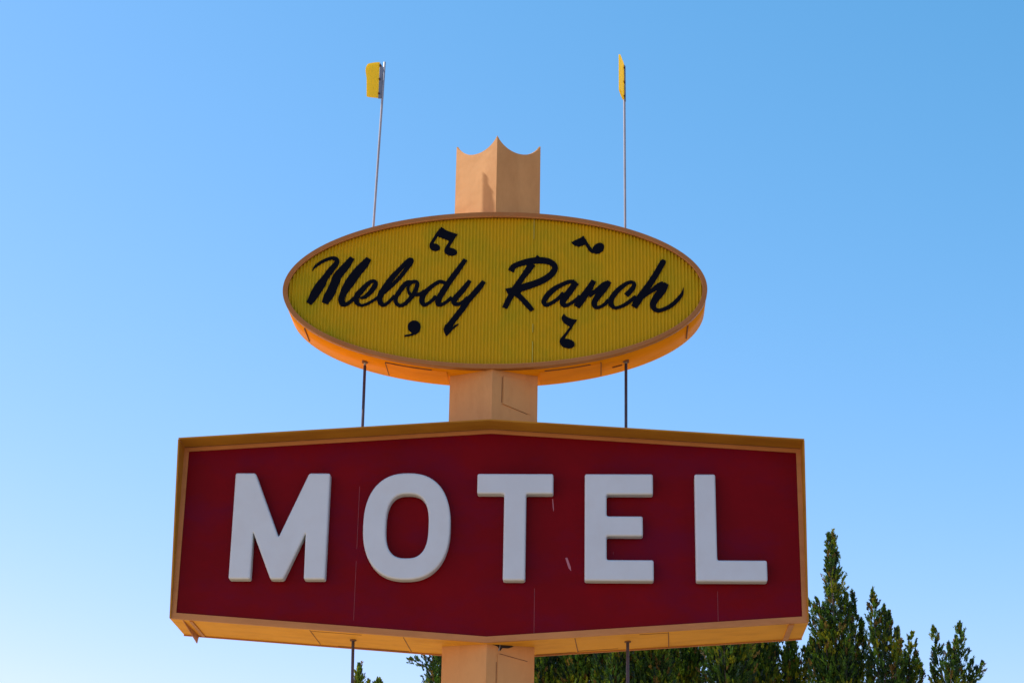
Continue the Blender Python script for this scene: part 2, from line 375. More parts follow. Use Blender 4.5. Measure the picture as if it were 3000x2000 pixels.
# lettering
INK = {"M":[[[-1.8743,9.5766,0.0036],
 [-1.8519,9.6203,0.0246],
 [-1.8002,9.6655,0.0336],
 [-1.7346,9.7029,0.0336],
 [-1.6724,9.7198,0.0381],
 [-1.6333,9.7026,0.0492],
 [-1.6293,9.666,0.0537],
 [-1.6564,9.6223,0.0604],
 [-1.6913,9.5738,0.0692],
 [-1.7221,9.5253,0.067],
 [-1.7544,9.4721,0.0758],
 [-1.7769,9.4286,0.0936],
 [-1.8077,9.3755,0.0957],
 [-1.8292,9.3322,0.0934],
 [-1.8523,9.2865,0.0845],
 [-1.8746,9.2433,0.0689],
 [-1.8932,9.2145,0.0599]],
 [[-1.4701,9.7241,0.0515],
 [-1.4994,9.6755,0.0671],
 [-1.5331,9.6269,0.0805],
 [-1.5732,9.5735,0.0849],
 [-1.609,9.525,0.0892],
 [-1.6327,9.4573,0.0914],
 [-1.654,9.3897,0.0913],
 [-1.6758,9.3319,0.0956],
 [-1.7022,9.279,0.0911],
 [-1.7303,9.2167,0.0644]],
 [[-1.2989,9.7164,0.0559],
 [-1.3325,9.6604,0.0805],
 [-1.3708,9.6119,0.0916],
 [-1.409,9.5634,0.096],
 [-1.4467,9.5053,0.0981],
 [-1.4842,9.4425,0.098],
 [-1.5193,9.3798,0.0845],
 [-1.5475,9.3124,0.0689],
 [-1.5584,9.2596,0.0666],
 [-1.545,9.214,0.0621],
 [-1.509,9.2058,0.0421],
 [-1.4658,9.2355,0.0377],
 [-1.4276,9.2786,0.0377]],
 [[-1.3694,9.2737,0.0266],
 [-1.3209,9.288,0.0466],
 [-1.2694,9.336,0.0555],
 [-1.2317,9.3938,0.06],
 [-1.2155,9.4347,0.0512],
 [-1.2345,9.4623,0.0401],
 [-1.2699,9.4542,0.0445],
 [-1.3172,9.4084,0.0579],
 [-1.3596,9.3554,0.0667],
 [-1.3955,9.3098,0.0711],
 [-1.4091,9.2642,0.0622],
 [-1.3959,9.2186,0.051],
 [-1.3525,9.1931,0.0333],
 [-1.2953,9.2088,0.0333],
 [-1.2431,9.2399,0.0319],
 [-1.1825,9.283,0.0355]],
 [[-1.1372,9.3166,0.0266],
 [-1.0774,9.3838,0.0445],
 [-1.0258,9.4368,0.0423],
 [-0.9573,9.5188,0.0468],
 [-0.9064,9.5962,0.05],
 [-0.8659,9.6544,0.0491],
 [-0.8538,9.6909,0.0447],
 [-0.8809,9.6982,0.0447],
 [-0.9349,9.64,0.0513],
 [-0.9863,9.577,0.0558],
 [-1.0377,9.5141,0.0646],
 [-1.08,9.4514,0.069],
 [-1.1218,9.3791,0.0734],
 [-1.1552,9.3214,0.0688],
 [-1.1687,9.2686,0.0621],
 [-1.158,9.223,0.0599],
 [-1.1279,9.1957,0.0443],
 [-1.0887,9.2157,0.039],
 [-1.0502,9.2564,0.0355],
 [-1.0163,9.3019,0.0355]],
 [[-0.8343,9.4509,0.0378],
 [-0.8921,9.4438,0.0489],
 [-0.9308,9.4028,0.0556],
 [-0.9689,9.3451,0.0524],
 [-0.9981,9.2923,0.0488],
 [-1.0043,9.2443,0.0466],
 [-0.9837,9.2036,0.0399],
 [-0.9454,9.1916,0.039],
 [-0.9018,9.2155,0.0434],
 [-0.8548,9.2681,0.0466],
 [-0.821,9.3208,0.0466],
 [-0.7984,9.3785,0.0466],
 [-0.7889,9.4267,0.0467],
 [-0.8054,9.4532,0.04],
 [-0.8431,9.447,0.0378],
 [-0.8752,9.4075,0.0311],
 [-0.8795,9.3642,0.0311],
 [-0.8633,9.3209,0.0333],
 [-0.8295,9.3088,0.0377],
 [-0.785,9.3112,0.0399],
 [-0.7452,9.3183,0.0444],
 [-0.7106,9.3495,0.0488]],
 [[-0.4974,9.4381,0.0378],
 [-0.5558,9.4542,0.0409],
 [-0.6084,9.4263,0.0436],
 [-0.6606,9.3831,0.048],
 [-0.7079,9.3302,0.0568],
 [-0.7329,9.2775,0.0568],
 [-0.7336,9.232,0.0532],
 [-0.7103,9.1984,0.0443],
 [-0.6687,9.2151,0.0345],
 [-0.6297,9.2486,0.0377],
 [-0.5912,9.2964,0.0377]],
 [[-0.3012,9.7007,0.0469],
 [-0.3592,9.6095,0.0557],
 [-0.4193,9.5176,0.0614],
 [-0.4749,9.4309,0.0631],
 [-0.5172,9.3539,0.0657],
 [-0.551,9.2916,0.0656],
 [-0.5696,9.2437,0.062],
 [-0.5663,9.2054,0.0531],
 [-0.5285,9.203,0.0398],
 [-0.4827,9.2316,0.0354],
 [-0.4308,9.2818,0.0399]],
 [[-0.2509,9.4666,0.0422],
 [-0.2959,9.3968,0.0568],
 [-0.3433,9.3344,0.0621],
 [-0.3863,9.2817,0.0642],
 [-0.4075,9.241,0.062],
 [-0.3956,9.2099,0.0487],
 [-0.3578,9.2075,0.0398],
 [-0.3141,9.2337,0.0354],
 [-0.2665,9.2815,0.0399]],
 [[-0.106,9.4567,0.0466],
 [-0.1578,9.3821,0.0612],
 [-0.2225,9.3006,0.062],
 [-0.2699,9.2384,0.0629],
 [-0.3125,9.1664,0.0645],
 [-0.38,9.0711,0.0627],
 [-0.4426,8.981,0.0643],
 [-0.4574,8.9573,0.0661]]],"R":[[[0.1651,9.5695,0.0667],
 [0.1911,9.6179,0.0623],
 [0.2374,9.6444,0.0601],
 [0.304,9.6661,0.0668],
 [0.3751,9.6829,0.0691],
 [0.4374,9.6876,0.0713],
 [0.5043,9.686,0.0713],
 [0.5623,9.6703,0.0668],
 [0.6049,9.6387,0.0614],
 [0.6164,9.5999,0.0622],
 [0.5967,9.5541,0.0657],
 [0.5505,9.5059,0.0701],
 [0.4844,9.4627,0.0719],
 [0.4093,9.4291,0.0732],
 [0.3298,9.4005,0.0776],
 [0.2636,9.3766,0.0731],
 [0.2195,9.3622,0.062]],
 [[0.3844,9.6513,0.0735],
 [0.3299,9.5643,0.0689],
 [0.2819,9.492,0.0577],
 [0.2364,9.4151,0.0665],
 [0.1932,9.3431,0.0664],
 [0.161,9.2761,0.0619],
 [0.1311,9.214,0.0597],
 [0.1112,9.1615,0.0552]],
 [[0.22,9.3287,0.0664],
 [0.274,9.2759,0.0553],
 [0.3279,9.2137,0.0566],
 [0.3638,9.1707,0.0539],
 [0.393,9.1349,0.0441]],
 [[0.8349,9.4235,0.0266],
 [0.7949,9.4515,0.039],
 [0.7506,9.4467,0.0434],
 [0.6843,9.4166,0.0479],
 [0.6182,9.3759,0.0554],
 [0.5611,9.3233,0.0611],
 [0.524,9.2707,0.0566],
 [0.5067,9.2301,0.0539],
 [0.5292,9.1967,0.0441],
 [0.571,9.2095,0.0389],
 [0.6193,9.2395,0.0389],
 [0.6632,9.2776,0.0398],
 [0.7071,9.3278,0.042]],
 [[0.8237,9.438,0.0532],
 [0.7952,9.3852,0.0664],
 [0.7535,9.3229,0.0708],
 [0.7185,9.2752,0.0729],
 [0.6989,9.2322,0.0662],
 [0.7079,9.1964,0.0507],
 [0.7433,9.193,0.0388],
 [0.7872,9.2178,0.0344],
 [0.84,9.2559,0.0397],
 [0.8752,9.294,0.042]],
 [[1.0131,9.4623,0.0523],
 [0.9756,9.3894,0.0664],
 [0.936,9.3272,0.0729],
 [0.9052,9.2794,0.0786],
 [0.8745,9.2317,0.0795],
 [0.8394,9.1746,0.0661]],
 [[0.9626,9.2937,0.0442],
 [1.0287,9.3462,0.0442],
 [1.0817,9.3892,0.0531],
 [1.1215,9.4179,0.062],
 [1.1569,9.4371,0.0487]],
 [[1.1724,9.4538,0.0487],
 [1.1304,9.3963,0.073],
 [1.0906,9.3413,0.0729],
 [1.0508,9.2839,0.0654],
 [1.0244,9.2363,0.0609],
 [1.02,9.1957,0.0564],
 [1.0399,9.1672,0.0405],
 [1.0817,9.1752,0.0344],
 [1.1258,9.2051,0.0375],
 [1.1655,9.2503,0.0419]],
 [[1.3404,9.2988,0.0552],
 [1.3825,9.3441,0.0552],
 [1.4159,9.392,0.0486],
 [1.4205,9.427,0.042],
 [1.3963,9.4448,0.0354],
 [1.3521,9.4329,0.0407],
 [1.2945,9.3898,0.0495],
 [1.2413,9.3372,0.0539],
 [1.2015,9.2799,0.0565],
 [1.1828,9.2275,0.0565],
 [1.1947,9.187,0.0476],
 [1.232,9.1617,0.0352],
 [1.2848,9.1749,0.0352],
 [1.3377,9.2034,0.0397],
 [1.3908,9.2438,0.0397],
 [1.4395,9.2891,0.0353]],
 [[1.7303,9.6899,0.04],
 [1.7167,9.6633,0.0599],
 [1.6805,9.5958,0.063],
 [1.6355,9.514,0.0642],
 [1.5861,9.4324,0.0663],
 [1.537,9.3606,0.0698],
 [1.4968,9.2985,0.0741],
 [1.4612,9.2413,0.075],
 [1.4189,9.17,0.0661]],
 [[1.5055,9.2794,0.0397],
 [1.5631,9.3223,0.0375],
 [1.6208,9.3653,0.0486],
 [1.674,9.4035,0.0619],
 [1.7228,9.4297,0.0531]],
 [[1.7493,9.4297,0.0531],
 [1.7133,9.3699,0.0839],
 [1.6686,9.303,0.0829],
 [1.6328,9.2506,0.0727],
 [1.6125,9.1983,0.0661],
 [1.6253,9.1531,0.0528],
 [1.6624,9.1317,0.0431],
 [1.7152,9.1449,0.0405],
 [1.777,9.1743,0.0431],
 [1.8347,9.2217,0.0432],
 [1.8838,9.2788,0.0388],
 [1.9109,9.3265,0.0243],
 [1.9227,9.3838,0.0035]]],"Rpoly":[[[0.1128,9.3744],
 [0.188,9.3911],
 [0.2274,9.4247],
 [0.2907,9.3477],
 [0.1985,9.2856],
 [0.1359,9.3192]],
 [[0.4104,9.7144],
 [0.43,9.7483],
 [0.4683,9.7166]],
 [[0.7683,9.4525],
 [0.8036,9.4765],
 [0.8614,9.4235],
 [0.8307,9.3755]]],"Mpoly":[[[-0.4912,8.981],
 [-0.5067,8.9336],
 [-0.4976,8.8958],
 [-0.4744,8.8556],
 [-0.453,8.8768],
 [-0.4231,8.9146],
 [-0.3931,8.9468],
 [-0.3672,8.9691],
 [-0.3522,8.9866],
 [-0.3581,8.9927],
 [-0.3895,8.9786],
 [-0.4131,8.9525],
 [-0.4031,8.9904],
 [-0.4474,8.9952]]],"notes":[{"poly":[[[-0.5626,10.0674],
 [-0.5074,10.0278],
 [-0.4482,10.004],
 [-0.3883,9.9841],
 [-0.4496,9.8911],
 [-0.4907,9.9157],
 [-0.5407,9.9355],
 [-0.5909,9.9602],
 [-0.6184,9.9751]],
 [[-0.5679,9.8239],
 [-0.5711,9.8152],
 [-0.5768,9.8077],
 [-0.5849,9.8018],
 [-0.5948,9.7976],
 [-0.606,9.7956],
 [-0.6181,9.7957],
 [-0.6305,9.798],
 [-0.6424,9.8023],
 [-0.6533,9.8085],
 [-0.6626,9.8161],
 [-0.67,9.8249],
 [-0.675,9.8344],
 [-0.6773,9.8441],
 [-0.6768,9.8536],
 [-0.6737,9.8623],
 [-0.6679,9.8698],
 [-0.6599,9.8758],
 [-0.65,9.8799],
 [-0.6387,9.882],
 [-0.6266,9.8819],
 [-0.6142,9.8796],
 [-0.6023,9.8753],
 [-0.5914,9.8691],
 [-0.582,9.8614],
 [-0.5747,9.8526],
 [-0.5698,9.8431],
 [-0.5675,9.8334]],
 [[-0.3901,9.7746],
 [-0.3931,9.7653],
 [-0.3993,9.7571],
 [-0.4083,9.7505],
 [-0.4198,9.7457],
 [-0.4331,9.743],
 [-0.4476,9.7425],
 [-0.4625,9.7443],
 [-0.4772,9.7482],
 [-0.4908,9.7541],
 [-0.5027,9.7617],
 [-0.5123,9.7706],
 [-0.5192,9.7803],
 [-0.5229,9.7904],
 [-0.5233,9.8004],
 [-0.5203,9.8097],
 [-0.5142,9.8179],
 [-0.5051,9.8245],
 [-0.4937,9.8294],
 [-0.4803,9.8321],
 [-0.4658,9.8325],
 [-0.4509,9.8308],
 [-0.4362,9.8268],
 [-0.4225,9.8209],
 [-0.4106,9.8133],
 [-0.401,9.8044],
 [-0.3942,9.7946],
 [-0.3905,9.7845]]],"st":[[[-0.5662,10.0389,0.0314],
 [-0.6007,9.9848,0.0337],
 [-0.6326,9.926,0.0314],
 [-0.6568,9.877,0.0358],
 [-0.6571,9.8428,0.0403]],
 [[-0.4202,9.9646,0.0314],
 [-0.4566,9.9009,0.0349],
 [-0.4866,9.8472,0.0381],
 [-0.5033,9.8032,0.0403]]]},{"poly":[[[-0.7382,8.9599],
 [-0.7393,8.9445],
 [-0.7437,8.9299],
 [-0.7512,8.9168],
 [-0.7613,8.9058],
 [-0.7736,8.8976],
 [-0.7875,8.8925],
 [-0.8022,8.8908],
 [-0.817,8.8925],
 [-0.8311,8.8977],
 [-0.844,8.9059],
 [-0.8549,8.9169],
 [-0.8633,8.93],
 [-0.8687,8.9446],
 [-0.8709,8.96],
 [-0.8698,8.9754],
 [-0.8654,8.9901],
 [-0.8579,9.0032],
 [-0.8478,9.0142],
 [-0.8355,9.0224],
 [-0.8216,9.0276],
 [-0.8069,9.0293],
 [-0.792,9.0275],
 [-0.7778,9.0224],
 [-0.7649,9.0141],
 [-0.7541,9.0031],
 [-0.7457,8.99],
 [-0.7403,8.9753]]],"st":[[[-0.7643,8.9481,0.0485],
 [-0.7763,8.9102,0.0441],
 [-0.8107,8.8818,0.0273],
 [-0.8588,8.8667,0.0198],
 [-0.9005,8.8606,0.0176]]]},{"poly":[[[0.7822,9.8906],
 [0.8289,9.9174],
 [0.878,9.9417],
 [0.907,9.9636],
 [0.9317,9.9073],
 [0.9206,9.8634],
 [0.8872,9.8488],
 [0.856,9.8392],
 [0.8158,9.8539],
 [0.7934,9.8735]],
 [[1.1116,9.8664],
 [1.1171,9.8557],
 [1.1197,9.8432],
 [1.1192,9.8297],
 [1.1157,9.8158],
 [1.1094,9.8022],
 [1.1005,9.7895],
 [1.0896,9.7785],
 [1.0771,9.7696],
 [1.0637,9.7633],
 [1.0501,9.76],[1.0369,9.7597],[1.0248,9.7625],[1.0145,9.7683],[1.0063,9.7767],[1.0008,9.7874],[0.9982,9.7998],[0.9986,9.8133],[1.002,9.8272],[1.0083,9.8409],[1.0172,9.8536],[1.0281,9.8646],[1.0406,9.8735],[1.054,9.8798],[1.0677,9.8832],[1.0809,9.8835],[1.093,9.8807],[1.1034,9.8749]]],"st":[[[0.9093,9.9367,0.0223],[0.9362,9.878,0.0321],[0.9631,9.8291,0.0366],[0.9943,9.7901,0.0379],[1.0344,9.7851,0.0357]]]},{"poly":[[[0.7098,9.1007],[0.7342,9.0721],[0.7695,9.0531],[0.8048,9.0412],[0.8475,9.0341],[0.8226,8.9962],[0.7964,8.9632],[0.7789,8.9537],[0.7524,8.9727],[0.7215,8.9916],[0.6972,9.02],[0.686,9.0485],[0.6946,9.0769]],[[0.822,8.7603],[0.8181,8.7497],[0.8106,8.7405],[0.8,8.7331],[0.7868,8.7279],[0.7717,8.7252],[0.7554,8.7251],[0.7388,8.7276],[0.7226,8.7326],[0.7077,8.7398],[0.6949,8.7489],[0.6847,8.7594],[0.6777,8.7708],[0.6743,8.7825],[0.6745,8.794],[0.6785,8.8046],[0.6859,8.8139],[0.6965,8.8213],[0.7097,8.8265],[0.7249,8.8292],[0.7412,8.8293],[0.7579,8.8268],[0.774,8.8218],[0.7889,8.8146],[0.8018,8.8054],[0.8119,8.7949],[0.8189,8.7835],[0.8223,8.7718]]],"st":[[[0.7963,8.9773,0.0255],[0.7615,8.9207,0.0263],[0.7224,8.8642,0.029],[0.6941,8.8218,0.0359],[0.6856,8.7889,0.035]]]}]}
def catmull(P, n=7):
    P = [np.array(p, float) for p in P]; P = [2*P[0]-P[1]]+P+[2*P[-1]-P[-2]]; out = []
    for i in range(1, len(P)-2):
        a, b, c, d = P[i-1:i+3]
        for k in range(n):
            t = k/n; out.append(.5*((2*b)+(c-a)*t+(2*a-5*b+4*c-d)*t*t+(3*b-a-3*c+d)*t**3))
    out.append(P[-2]); return out
class Ink:
    """black paint cut from thin film, each stroke a shade higher than the last"""
    def __init__(s): s.bm = bmesh.new(); s.y = .0878
    def stroke(s, pts, wf=.495):
        C_ = catmull(pts); L, Rr = [], []
        for i, p in enumerate(C_):
            a, b = C_[max(i-1, 0)], C_[min(i+1, len(C_)-1)]; d = b[:2]-a[:2]; d = d/(np.linalg.norm(d)+1e-9); w = max(p[2], .002)*wf
            L.append((p[0]-d[1]*w, p[1]+d[0]*w)); Rr.append((p[0]+d[1]*w, p[1]-d[0]*w))
        vs = []
        for i, (l, r) in enumerate(zip(L, Rr)):
            y = s.y-i*.00004
            vs.append([s.bm.verts.new((l[0], y, l[1])), s.bm.verts.new((r[0], y, r[1])), s.bm.verts.new((r[0], y+.006, r[1])), s.bm.verts.new((l[0], y+.006, l[1]))])
        for A, B in zip(vs, vs[1:]):
            for j in range(4): s.bm.faces.new((A[j], B[j], B[(j+1) % 4], A[(j+1) % 4]))
        s.bm.faces.new(vs[0]); s.bm.faces.new(vs[-1][::-1]); s.y -= .0003
    def poly(s, P): prism(s.bm, P, s.y, s.y+.006); s.y -= .0003
    def done(s, name, label):
        o = obj(name, s.bm, M_black, oval); o['label'] = label; return o
k = Ink(); [k.stroke(p, .51 if i < 3 else .455 if i in (3, 4) else .485) for i, p in enumerate(INK['M'])]; [k.poly(p) for p in INK['Mpoly']]; k.done('lettering', 'black script word Melody')
k = Ink(); [k.stroke(p) for p in INK['R']]; [k.poly(p) for p in INK['Rpoly']]; k.done('lettering', 'black script word Ranch')
for nn, lb in zip(INK['notes'], ('black pair of beamed notes', 'black comma-shaped note', 'black tilted eighth note above Ranch', 'black eighth note below Ranch')):
    k = Ink(); [k.poly(p) for p in nn['poly']]; [k.stroke(p) for p in nn['st']]; k.done('music_note', lb)

# ------------------------------------------------------------------ flag poles
def flag_pole(path, label):
    e = empty('flag_pole', (path[0][0], PY, 0)); tag(e, label, 'flag pole', 'flag poles through the two signs')
    bm = bmesh.new(); tube(bm, path[:5], .0150, 10); obj('rod', bm, M_rod2, e)
    for zc_, at_ in ((5.765+.015, 2), (8.648, 4)):
        bm = bmesh.new(); xx = path[at_][0]; zz = (zund(xx) if at_ == 2 else zo(xx)); tube(bm, [(xx, PY, zz-.012), (xx, PY, zz+.02)], .032, 12); obj('collar', bm, M_seam, e)
    bm = bmesh.new(); tube(bm, path[4:], .0125, 10); obj('mast', bm, M_rod, e); return e
pl = flag_pole([(-1.30, PY, 0), (-1.301, PY, 5.378), (-1.311, PY, 5.773), (-1.315, PY, 8.008), (-1.319, PY, 8.629), (-1.296, PY, 10.21), (-1.263, PY, 11.688), (-1.255, PY, 12.135)],
               'leaning thin rod with a broad yellow flag facing the viewer, left of the crown')
pr = flag_pole([(1.34, PY, 0), (1.340, PY, 5.4), (1.342, PY, 5.767), (1.336, PY, 7.997), (1.339, PY, 8.651), (1.338, PY, 10.2), (1.336, PY, 11.66), (1.337, PY, 12.06)],
               'upright thin rod with its yellow flag seen edge-on, right of the crown')
def flag(e, P, bracket, bolts):
    """P: rows (x, y, ztop, zbottom) from the rod outwards"""
    bm = bmesh.new(); a = None; T = .009
    for i, (x, y, zt, zb) in enumerate(P):
        q0, q1 = P[max(i-1, 0)], P[min(i+1, len(P)-1)]; d = Vector((q1[0]-q0[0], q1[1]-q0[1], 0)).normalized(); n = Vector((-d.y, d.x, 0))*T
        zs = np.linspace(zt, zb, 2)
        c = [bm.verts.new((x+n.x, y+n.y, zt)), bm.verts.new((x-n.x, y-n.y, zt)), bm.verts.new((x-n.x, y-n.y, zb)), bm.verts.new((x+n.x, y+n.y, zb))]
        if a:
            for j in range(4): bm.faces.new((a[j], c[j], c[(j+1) % 4], a[(j+1) % 4]))
        else: bm.faces.new(c)
        a = c
    bm.faces.new(a[::-1]); obj('flag', bm, M_flag, e)
    bm = bmesh.new(); box8(bm, bracket); obj('bracket', bm, M_brk, e)
    for (x, y, z) in bolts:
        bm = bmesh.new(); bmesh.ops.create_cone(bm, cap_ends=True, segments=8, radius1=.012, radius2=.009, depth=.03, matrix=Matrix.Translation((x, y, z)) @ Matrix.Rotation(math.pi/2, 4, 'X'))
        obj('bolt', bm, M_bolt, e)
# outline of the left flag from hoist to fly, with its rounded wavy fly edge
flag(pl, [(-1.306, .325, 12.128, 11.698), (-1.345, .322, 12.126, 11.701), (-1.385, .322, 12.120, 11.706), (-1.415, .322, 12.114, 11.711), (-1.432, .323, 12.108, 11.716), (-1.441, .324, 12.098, 11.93), (-1.450, .325, 12.078, 11.985), (-1.456, .326, 12.055, 12.02)],
     [(-1.306, .318, 11.690), (-1.272, .318, 11.690), (-1.272, .330, 11.690), (-1.306, .330, 11.690), (-1.302, .318, 12.120), (-1.270, .318, 12.070), (-1.270, .330, 12.070), (-1.302, .330, 12.120)],
     [(-1.300, .315, z) for z in (12.085, 11.92, 11.745)])
flag(pr, [(1.326, .318, 12.085, 11.655), (1.312, .27, 12.10, 11.665), (1.296, .22, 12.115, 11.68), (1.284, .18, 12.125, 11.70)],
     [(1.338, .31, 11.64), (1.352, .31, 11.64), (1.352, .345, 11.64), (1.338, .345, 11.64), (1.332, .31, 12.08), (1.350, .31, 12.055), (1.350, .345, 12.055), (1.332, .345, 12.08)],
     [(1.335, .305, z) for z in (12.03, 11.86, 11.69)])

# ------------------------------------------------------------------ trees
def foliage_material():
    m = bpy.data.materials.new('cypress_foliage'); m.use_nodes = True; t = m.node_tree; b = t.nodes['Principled BSDF']
    at = t.nodes.new('ShaderNodeAttribute'); at.attribute_name = 'leaf_colour'
    b.inputs['Roughness'].default_value = .55; b.inputs['Specular IOR Level'].default_value = .3
    t.links.new(at.outputs['Color'], b.inputs['Base Color'])
    tr = t.nodes.new('ShaderNodeBsdfTranslucent'); t.links.new(at.outputs['Color'], tr.inputs['Color'])
    mx = t.nodes.new('ShaderNodeMixShader'); mx.inputs[0].default_value = .25
    t.links.new(b.outputs[0], mx.inputs[1]); t.links.new(tr.outputs[0], mx.inputs[2])
    t.links.new(mx.outputs[0], t.nodes['Material Output'].inputs[0]); return m
M_leaf = foliage_material()
PAL = np.array([(.028, .078, .014), (.065, .150, .012), (.140, .220, .010), (.270, .290, .010), (.200, .130, .025), (.014, .042, .026)])
def norm(v): return v/(np.linalg.norm(v, axis=-1, keepdims=True)+1e-9)
def foliage(rng, spires, dens=1.0, nb=34):
    """spires: (base xyz, tip xyz, radius at the base, profile exponent). Returns quads and colours."""
    V, Cc = [], []
    for (b0, t0, r0, ex) in spires:
        b0, t0 = np.array(b0, float), np.array(t0, float); ax = t0-b0; Ln = np.linalg.norm(ax); ax = ax/Ln
        u = norm(np.cross(ax, [0, 1, .05])); w = np.cross(ax, u)
        nc = int(dens*Ln*(r0*60+10)*4.8)
        t = 1-rng.random(nc)**1.1
        t = np.clip(t, 0, .96); t[:7] = np.linspace(.95, .998, 7)
        ph = rng.random(nc)*2*np.pi
        lob = 1+.28*np.sin(3*ph+t*Ln*5+rng.random()*6)+.2*np.sin(5*ph-t*Ln*11)
        rr = (1.25*r0*(1-t)**ex+.016)*lob*np.sqrt(rng.uniform(.12, 1.0, nc))*np.clip((1.02-t)*7, .1, 1)*np.where(rng.random(nc) < .08, 1.25, 1)
        zc = b0+np.outer(t*Ln, ax)+u*(np.cos(ph)*rr)[:, None]+w*(np.sin(ph)*rr)[:, None]
        outd = u*np.cos(ph)[:, None]+w*np.sin(ph)[:, None]
        cdir = norm(ax*1.0+outd*((rng.uniform(.15, .75, nc)+.0)*np.clip((1-t)*4, .15, 1))[:, None]+rng.normal(0, .15, (nc, 3)))
        spray = rng.random(nc) < .10
        big = np.where(zc[:, 2] < 8.5, 1.9, 1.0)
        clen = rng.uniform(.14, .32, nc)*big*np.clip(.5+r0, .6, 1)*(1-.45*t**3)*np.where(spray, 1.6, 1)
        # patches of growth share a colour
        patch = np.sin(zc[:, 0]*4.1+zc[:, 2]*2.3+rng.random()*6)+np.sin(zc[:, 2]*5.7-zc[:, 1]*3.1)+rng.normal(0, .9, nc)
        idx = np.clip(((patch+2.3)/5.2*4).astype(int), 0, 3)
        sp = rng.random(nc); idx = np.where(sp > .93, 4, idx); idx = np.where(sp < .12, 5, idx)
        col = PAL[idx]*rng.uniform(.5, 1.15, (nc, 1))
        k = nb
        s = rng.random((nc, k)); base = zc[:, None]+cdir[:, None]*(clen[:, None]*s*.85)[..., None]
        fat = (np.sin(np.pi*np.clip(s*.8+.15, 0, 1))*.17*clen[:, None])[..., None]
        base = base+rng.normal(0, .42, (nc, k, 3))*fat
        bd = norm(cdir[:, None]+rng.normal(0, .26, (nc, k, 3)))
        bl = (rng.uniform(.035, .075, (nc, k))*big[:, None])[..., None]; bw = bl*rng.uniform(.12, .20, (nc, k, 1))
        sd_ = norm(np.cross(bd, rng.normal(0, 1, (nc, k, 3))))
        q = np.stack([base, base+bd*bl*.5+sd_*bw, base+bd*bl, base+bd*bl*.5-sd_*bw], axis=2).reshape(-1, 4, 3)
        V.append(q); Cc.append(np.repeat((col[:, None]*rng.uniform(.8, 1.25, (nc, k, 1))).reshape(-1, 3), 4, axis=0))
    return np.concatenate(V), np.concatenate(Cc)
def quads_mesh(name, Q, C4):
    me = bpy.data.meshes.new(name); n = len(Q)
    me.vertices.add(n*4); me.vertices.foreach_set('co', Q.reshape(-1).astype(np.float32))
    me.loops.add(n*4); me.loops.foreach_set('vertex_index', np.arange(n*4, dtype=np.int32))
    me.polygons.add(n); me.polygons.foreach_set('loop_start', np.arange(0, n*4, 4, dtype=np.int32)); me.polygons.foreach_set('loop_total', np.full(n, 4, dtype=np.int32))
    me.update(calc_edges=True)
    a = me.color_attributes.new('leaf_colour', 'FLOAT_COLOR', 'POINT')
    a.data.foreach_set('color', np.concatenate([C4, np.ones((len(C4), 1))], axis=1).astype(np.float32).reshape(-1)); return me
def tree(seed, x, y, tips, label, fill=8, rad=.6, top=12., low=1.2, dens=1.0, rbase=.15, group='cypress trees behind the signs', trunk_top=None, fillr=(.16, .30), lowfill=7):
    """tips: (x, z, radius, root x, root z) of every leader one can make out; fill: further leaders inside the crown"""
    rng = np.random.default_rng(seed); e = empty('cypress_tree', (x, y, 0)); tag(e, label, 'tree', group)
    sp = []
    for (tx, tz, r, bx, bz) in [(a_, b_-.11, c_, d_, e_) for a_, b_, c_, d_, e_ in tips]:
        yy = y+rng.uniform(-.25, .25); sp.append(((bx, y+(yy-y)*.5, bz), (tx, yy, tz), r, .75))
    for k in range(fill):
        a = rng.random()*2*np.pi; rr = rad*math.sqrt(rng.random()); zt = top-rng.uniform(0, 1.0)-rr*1.1
        bx, by = x+math.cos(a)*rr*.35, y+math.sin(a)*rr*.35
        sp.append(((bx, by, zt-rng.uniform(1.8, 2.8)), (x+math.cos(a)*rr, y+math.sin(a)*rr, zt), rng.uniform(*fillr), .7))
    for k in range(lowfill):   # the lower crown, down towards the ground
        a = k*2.4; rr = rad*.75
        sp.append(((x+math.cos(a)*rr*.5, y+math.sin(a)*rr*.5, low+rng.uniform(0, 1)), (x+math.cos(a)*rr, y+math.sin(a)*rr, 8.9+rng.uniform(0, .6)), rad*.55, .35))
    nvis = len(sp)-lowfill
    Q1, C1 = foliage(rng, sp[:nvis], dens)
    Q, C4 = Q1, C1
    if lowfill:
        Q2, C2 = foliage(rng, sp[nvis:], .13, 12); Q = np.concatenate([Q1, Q2]); C4 = np.concatenate([C1, C2])
    link('crown', quads_mesh('crown', Q, C4), M_leaf, e)
    bm = bmesh.new(); tt = trunk_top or top-1.2
    pts = [(x+.05*math.sin(z*1.3+seed), y+.05*math.cos(z), z) for z in np.linspace(0, tt, 12)]
    tube(bm, pts, [rbase*(1-.86*i/11) for i in range(12)], 8)
    for (b0, t0, r, ex) in sp[:nvis]:   # limbs carrying the leaders
        b0, t0 = Vector(b0), Vector(t0); root = Vector((x+.03, y, max(b0.z-.5, .5)))
        tube(bm, [root, b0, b0.lerp(t0, .45), b0.lerp(t0, .8)], [.028, .02, .011, .004], 5)
    obj('trunk', bm, M_bark, e); return e
YT = 24.
